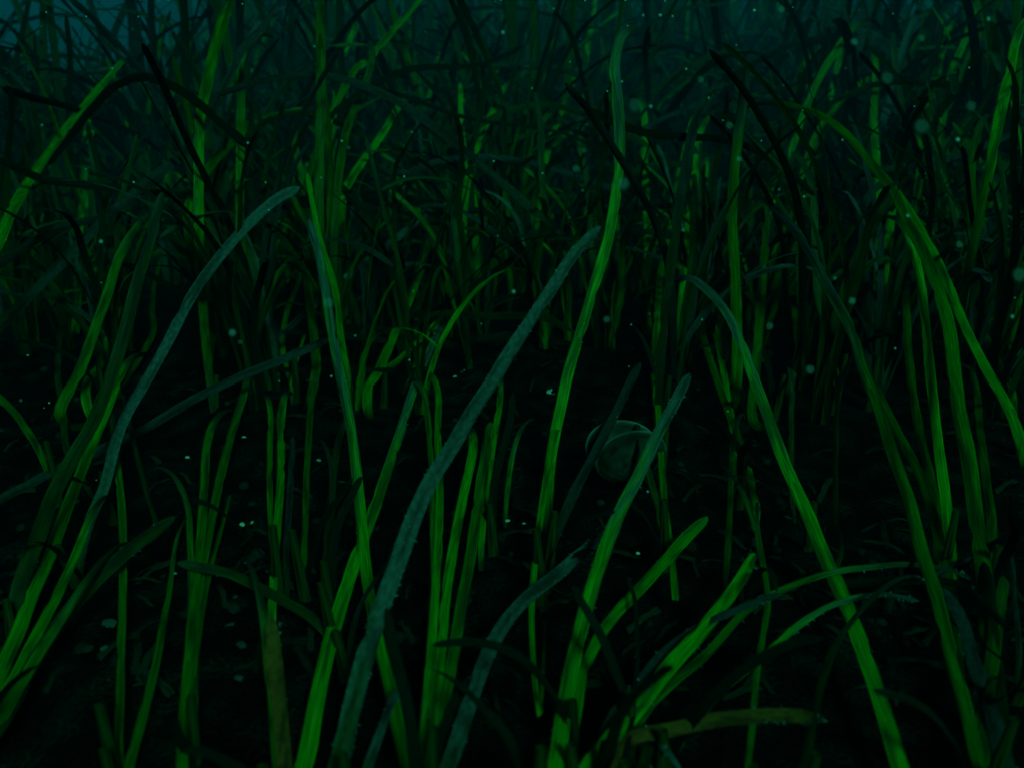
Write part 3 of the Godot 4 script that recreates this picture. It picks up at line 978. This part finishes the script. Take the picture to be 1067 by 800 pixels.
func crumb_mesh(kind: int) -> ArrayMesh:
	var st := SurfaceTool.new()
	st.begin(Mesh.PRIMITIVE_TRIANGLES)
	st.set_smooth_group(0)
	if kind == 2:                      # pebble
		var s := SphereMesh.new()
		s.radius = 0.5
		s.height = 0.7
		s.radial_segments = 8
		s.rings = 5
		var a := s.get_mesh_arrays()
		var v: PackedVector3Array = a[Mesh.ARRAY_VERTEX]
		var c := PackedColorArray()
		for i in v.size():
			v[i] *= 1.0 + 0.3 * noise.get_noise_3dv(v[i] * 2.0)
			c.append(Color(1, 1, 1))
		a[Mesh.ARRAY_VERTEX] = v
		a[Mesh.ARRAY_COLOR] = c
		var m := ArrayMesh.new()
		m.add_surface_from_arrays(Mesh.PRIMITIVE_TRIANGLES, a)
		return m
	# a curved flake: of a shell (wide) or of a leaf (long)
	var along := 7
	var wide := 4
	var lw := 0.9 if kind == 1 else 0.16
	for i in along:
		for j in wide:
			for d in [[0, 0], [1, 0], [0, 1], [0, 1], [1, 0], [1, 1]]:
				var t := float(i + d[0]) / along
				var u: float = 2.0 * (j + d[1]) / wide - 1.0
				var edge := 0.8 + 0.35 * noise.get_noise_2d(t * 4.0, 3.0 * signf(u))
				var z: float = 0.10 * sin(t * PI) - 0.12 * u * u * lw + 0.05 * noise.get_noise_2d(t * 3.0, u)
				st.set_color(Color(1, 1, 1))
				st.set_uv(Vector2(u * 0.15 + 0.3, t))
				st.add_vertex(Vector3(t - 0.5, z, u * lw * 0.5 * edge * (1.0 if kind == 0 else sqrt(maxf(sin(PI * (0.08 + 0.84 * t)), 0.05)))))
	st.index()
	st.generate_normals()
	return st.commit()


func scatter(called: String, label: String, mesh: Mesh, mat: Material, places: Array, tints: Array) -> void:
	var mm := MultiMesh.new()
	mm.transform_format = MultiMesh.TRANSFORM_3D
	mm.use_colors = true
	mm.mesh = mesh
	mm.instance_count = places.size()
	for i in places.size():
		mm.set_instance_transform(i, places[i])
		mm.set_instance_color(i, tints[i])
	var o := MultiMeshInstance3D.new()
	o.name = numbered(called)
	o.multimesh = mm
	o.material_override = mat
	tag(o, label, called.replace("_", " "), "", "stuff")
	add_child(o)


func make_litter() -> void:
	var flat := StandardMaterial3D.new()
	flat.vertex_color_use_as_albedo = true
	flat.roughness = 0.9
	flat.metallic_specular = 0.2
	flat.cull_mode = BaseMaterial3D.CULL_DISABLED
	for kind in 3:
		var places := []
		var tints := []
		for i in [1500, 260, 700][kind]:
			var d := 0.35 + 3.2 * pow(rng.randf(), 1.6)
			var x := rng.randf_range(-0.85, 0.85) * (d + 0.25)
			var size: float = [rng.randf_range(0.010, 0.034), rng.randf_range(0.002, 0.008), rng.randf_range(0.002, 0.010)][kind]
			var b := Basis.from_euler(Vector3(rng.randf_range(-0.3, 0.3), rng.randf() * TAU, rng.randf_range(-0.3, 0.3))).scaled(Vector3.ONE * size)
			places.append(Transform3D(b, Vector3(x, bed_height(x, -d) + size * 0.12, -d)))
			var v: float = rng.randf_range(0.5, 1.6)
			tints.append([Color(0.006, 0.009, 0.006) * v, Color(0.03, 0.035, 0.033) * v, Color(0.01, 0.01, 0.009) * v][kind])
		scatter(["leaf_litter", "shell_grit", "gravel"][kind], ["dark scraps of dead leaves on the sea bed", "pale shell grit strewn over the sea bed", "small dark stones on the sea bed"][kind], crumb_mesh(kind), flat, places, tints)
	# the white bits that one can point to
	var mesh := crumb_mesh(1)
	var bits := [
		[252, 546, 9, "white broken shell bit left of the bright narrow pair, on the sea bed"],
		[262, 544, 8, "small white shell bit touching the larger one left of the bright narrow pair"],
		[195, 476, 7, "pale shell bit behind the lower left fan of leaves"],
		[254, 455, 7, "thin pale shell bit high behind the lower left fan"],
		[529, 542, 8, "thin white shell bit right of the dense streaked fan"],
		[546, 545, 6, "small bright shell bit left of the tall hooked plant's foot"],
		[665, 576, 7, "round white shell bit between the two blunt green leaves"],
		[474, 392, 6, "small pinkish shell bit above the beaded grey tip's leaf"],
		[332, 479, 8, "pale shell bit behind the thin bowed black leaf"],
		[574, 408, 14, "flat grey shell bit left of the clam shell"],
		[182, 597, 6, "tiny white shell bit beside the slim curving plant"],
	]
	for b in bits:
		var d: float = floor_depth(b[0], b[1]) * 0.985
		var o := put("shell_fragment", mesh, mats.shell_bit, self)
		o.position = EYE + ray(b[0], b[1]) * d
		o.rotation = Vector3(rng.randf_range(0.2, 0.7), rng.randf_range(-0.6, 0.6), rng.randf_range(-0.3, 0.3))
		o.scale = Vector3.ONE * (0.62 * b[2] * d / FOCAL)
		tag(o, b[3], "shell fragment", "pale shell bits on the sea bed")
	# a dark twig leaning on the brown stump, and a pale curl by the fan
	thread("dark_twig", "thin dark hooked twig leaning against the torn brown stump", "twig", [262, 745, 270, 722, 277, 706, 284, 701, 291, 698], 0.50, 0.0011, Color(0.03, 0.05, 0.05))
	thread("pale_curl", "short pale curled scrap touching the left of the brightest fan's foot", "scrap", [426, 727, 429, 720, 433, 716, 439, 714], 0.46, 0.0017, Color(0.25, 0.34, 0.30))


func thread(called: String, label: String, category: String, q: Array, depth: float, radius: float, c: Color) -> void:
	var p: Array[Vector3] = []
	for i in q.size() / 2:
		p.append(EYE + ray(q[2 * i], q[2 * i + 1]) * depth)
	var st := SurfaceTool.new()
	st.begin(Mesh.PRIMITIVE_TRIANGLES)
	st.set_smooth_group(0)
	var rings := []
	var many := (p.size() - 1) * 5
	for i in many + 1:
		var k := mini(i / 5, p.size() - 2)
		var here := spline(p, k, i / 5.0 - k)
		var r := radius * (0.35 + 0.65 * sin(PI * clampf(0.1 + 0.8 * i / many, 0.0, 1.0))) * (1.0 + 0.3 * noise.get_noise_1d(i * 0.9))
		var ring := []
		for j in 9:
			var a := TAU * j / 8.0
			ring.append(here + Vector3(cos(a) * r, sin(a) * r * 0.8, sin(a + 0.7) * r))
		rings.append(ring)
	for i in many:
		for j in 8:
			for d in [[0, 0], [1, 0], [0, 1], [0, 1], [1, 0], [1, 1]]:
				st.set_color(c)
				st.set_uv(Vector2(j * 0.05, i * 0.02))
				st.add_vertex(rings[i + d[0]][j + d[1]] - p[0])
	st.index()
	st.generate_normals()
	var o := put(called, st.commit(), mats.growth, self)
	o.position = p[0]
	tag(o, label, category)


# ---------------------------------------------------------------- the meadow behind

func proto(kinds: Array, many: int, tall: float, width: float) -> Node3D:
	var o := Node3D.new()
	for k in many:
		var kind: String = kinds[rng.randi() % kinds.size()]
		wild_leaf(o, tall * rng.randf_range(0.6, 1.1), kind, width * rng.randf_range(0.75, 1.1), rng.randf() * TAU, rng.randf_range(0.03, 0.40), rng.randf_range(0.5, 2.1) * (1.0 if rng.randf() < 0.62 else 0.25), Vector3(rng.randf_range(-0.01, 0.01), 0, rng.randf_range(-0.01, 0.01)), 2)
	put("sheath", sheath(Vector3(0, -0.01, 0), Vector3(0, 0.05, 0), 0.005), mats.green, o)
	return o


func make_meadow() -> void:
	var sets := [["g", "d", "d", "G"], ["G", "g", "d"], ["d", "d", "g"], ["t", "d", "T"], ["d", "d", "D", "t"], ["g", "t", "G"]]
	var kinds := ["mid green", "bright green", "dim green", "grey coated", "dark", "grey and green"]
	var protos := []
	for i in 18:
		var p := proto(sets[i % 6], 7 + i % 3, 0.55, 0.0125)
		protos.append(p)
	var placed := 0
	var tries := 0
	while placed < 205 and tries < 4000:
		tries += 1
		var d := 0.66 + 1.35 * pow(rng.randf(), 1.1)
		var side := rng.randf_range(-1.0, 1.0)
		var x := side * (0.66 * d + 0.1)
		var i := rng.randi() % 18
		var px := side * 0.66
		if px > 0.06 and px < 0.22 and i % 6 in [0, 1, 5]:
			continue                   # the dark gap right of the middle
		var open_lane := (px > 0.04 and px < 0.17) or (px > 0.23 and px < 0.31) or (px > -0.42 and px < -0.33) or (px > -0.26 and px < -0.20)
		if open_lane and d < 1.25:
			continue                   # the tall leaves in front stand free here
		if d < 1.12 and i % 6 in [1, 5]:
			continue                   # near the front only the dull ones
		var size := rng.randf_range(0.75, 1.15) * (1.0 if d > 1.1 else 0.58)
		if px < -0.28 and d > 1.4:
			size *= 0.66               # lower growth where the open water shows
		var o: Node3D = protos[i].duplicate()
		o.name = numbered("eelgrass_plant")
		add_child(o)
		o.position = Vector3(x, bed_height(x, -d), -d)
		o.rotation.y = rng.randf() * TAU
		o.scale = Vector3.ONE * size
		var where: String = "far left" if side < -0.6 else "left" if side < -0.2 else "middle" if side < 0.2 else "right" if side < 0.6 else "far right"
		var how_far: String = "just behind the front plants" if d < 1.5 else "deeper in the meadow" if d < 2.2 else "in the haze"
		var build: String = "tall" if size > 0.95 else "low" if size < 0.7 else "middling"
		tag(o, "%s %s eelgrass plant %s, %s" % [build, kinds[i % 6], how_far, where], "seagrass", "%s %s plants %s, %s" % [build, kinds[i % 6], how_far, where])
		placed += 1
	# the same growth goes on beside and behind the diver; added partly for shade
	var around := []
	var tints := []
	for k in 560:
		var here := Vector3(rng.randf_range(-2.2, 2.2), 0, rng.randf_range(-1.3, 2.4))
		if absf(here.x) < 0.30 + 0.75 * maxf(-here.z, 0.0) + 0.10 and here.z < 0.16:
			continue
		here.y = bed_height(here.x, here.z)
		around.append(Transform3D(Basis(Vector3.UP, rng.randf() * TAU).scaled(Vector3.ONE * rng.randf_range(0.75, 1.05)), here))
		tints.append(Color.WHITE)
	var st := SurfaceTool.new()
	for c in protos[6].get_children():
		st.append_from(c.mesh, 0, Transform3D())
	scatter("surrounding_eelgrass", "eelgrass that goes on around and behind the view", st.commit(), mats.green, around, tints)
	for p in protos:
		p.free()


func make_far_meadow() -> void:
	for v in 3:
		var tuft := proto([["g", "d", "t"], ["d", "t", "g"], ["G", "g", "t"]][v], 7, 0.50, 0.014)
		var st := SurfaceTool.new()
		for c in tuft.get_children():
			st.append_from(c.mesh, 0, Transform3D())
		var mesh := st.commit()
		tuft.free()
		var places := []
		var tints := []
		for i in 1200:
			var d := 1.75 + 6.5 * pow(rng.randf(), 1.5)
			var side := rng.randf_range(-1.3, 1.3)
			var x := side * (0.66 * d + 0.3)
			var size := rng.randf_range(0.7, 1.15) * (0.62 if side < -0.4 else 1.0 if side < 0.0 or side > 0.5 else 1.12)
			places.append(Transform3D(Basis(Vector3.UP, rng.randf() * TAU).scaled(Vector3.ONE * size), Vector3(x, bed_height(x, -d), -d)))
			tints.append(Color.WHITE)
		scatter("far_eelgrass", ["far off eelgrass fading into the blue haze", "dark far off eelgrass in the blue haze", "light far off eelgrass in the blue haze"][v], mesh, mats.green, places, tints)


# low shoots that crowd the floor between the tall ones
func make_low_growth() -> void:
	for v in 2:
		var tuft := proto([["d", "d", "g", "t"], ["d", "t", "D"]][v], 6, 0.30, 0.009)
		var st := SurfaceTool.new()
		for c in tuft.get_children():
			st.append_from(c.mesh, 0, Transform3D())
		var mesh := st.commit()
		tuft.free()
		var places := []
		var tints := []
		for i in 130:
			var d := 0.85 + 0.95 * rng.randf()
			var side := rng.randf_range(-1.05, 1.05)
			var size := rng.randf_range(0.6, 1.15) * clampf(d - 0.1, 0.6, 1.1)
			places.append(Transform3D(Basis(Vector3.UP, rng.randf() * TAU).scaled(Vector3.ONE * size), Vector3(side * 0.66 * d, bed_height(side * 0.66 * d, -d), -d)))
			tints.append(Color.WHITE)
		scatter("low_eelgrass", ["low dim eelgrass regrowth crowding the floor between tall plants", "low dark eelgrass regrowth crowding the floor between tall plants"][v], mesh, mats.green, places, tints)


# ---------------------------------------------------------------- grains adrift in the water

func make_particles() -> void:
	var m := StandardMaterial3D.new()
	m.albedo_color = Color(0.75, 0.8, 0.8)
	m.roughness = 0.8
	m.backlight_enabled = true
	m.backlight = Color(0.5, 0.5, 0.5)
	var meshes := []
	for k in 4:
		var s := SphereMesh.new()
		s.radius = 1.0
		s.height = 2.0
		s.radial_segments = 10
		s.rings = 6
		var a := s.get_mesh_arrays()
		var v: PackedVector3Array = a[Mesh.ARRAY_VERTEX]
		for i in v.size():
			v[i] *= 1.0 + 0.45 * noise.get_noise_3dv(v[i] * 1.3 + Vector3(k * 9, 0, 0))
		a[Mesh.ARRAY_VERTEX] = v
		var am := ArrayMesh.new()
		am.add_surface_from_arrays(Mesh.PRIMITIVE_TRIANGLES, a)
		meshes.append(am)
	# x, y, size as seen, depth
	var spots := [[786, 11, 3, 0.5], [688, 16, 3, 0.45], [670, 16, 2, 0.45], [701, 17, 2, 0.5], [649, 192, 7, 0.22], [678, 111, 3, 0.4], [662, 110, 6, 0.2], [648, 85, 2, 0.5], [342, 316, 6, 0.24],
		[924, 82, 6, 0.22], [998, 146, 4, 0.4], [1012, 111, 5, 0.25], [878, 146, 2, 0.5], [838, 205, 2, 0.5], [535, 304, 3, 0.4], [888, 314, 4, 0.3], [844, 385, 5, 0.27], [933, 363, 2, 0.5], [1062, 287, 7, 0.2],
		[1055, 330, 3, 0.4], [632, 333, 3, 0.3], [946, 225, 3, 0.4], [802, 340, 3, 0.3], [760, 131, 3, 0.3], [105, 252, 3, 0.4], [242, 347, 4, 0.3], [356, 147, 2, 0.5], [524, 34, 3, 0.4], [421, 184, 2, 0.5],
		[139, 190, 2, 0.6], [280, 219, 1.5, 0.6], [258, 149, 2, 0.5], [770, 166, 3, 0.35], [890, 44, 4, 0.3], [715, 72, 2, 0.5], [600, 176, 3, 0.3], [609, 157, 2, 0.35], [730, 83, 3, 0.3], [814, 10, 3, 0.3],
		[960, 132, 8, 0.19], [1030, 20, 3, 0.4], [345, 392, 2, 0.5], [712, 240, 2, 0.4], [870, 290, 2, 0.4], [675, 512, 2, 0.5], [100, 500, 1.5, 0.6], [1000, 255, 3, 0.3], [960, 40, 3, 0.3]]
	for i in 90:
		spots.append([rng.randf() * 1067.0, 480.0 * pow(rng.randf(), 1.6), rng.randf_range(0.7, 1.8), rng.randf_range(0.35, 0.9)])
	for s in spots:
		if s[2] > 4:
			s[2] *= 0.75
	var k := 0
	for s in spots:
		var o := put("drifting_grain", meshes[k % 4], m, self)
		o.position = EYE + ray(s[0], s[1]) * s[3]
		o.rotation = Vector3(k, k * 2.1, 0)
		o.scale = Vector3.ONE * (s[2] * 0.5 * s[3] / FOCAL)
		var where: String = "left" if s[0] < 400 else "middle" if s[0] < 740 else "right"
		var level: String = "high" if s[1] < 170 else "low"
		tag(o, "tiny pale grain adrift in the water, %s in the %s of the view" % [level, where], "particle", "grains adrift, %s %s" % [level, where])
		k += 1
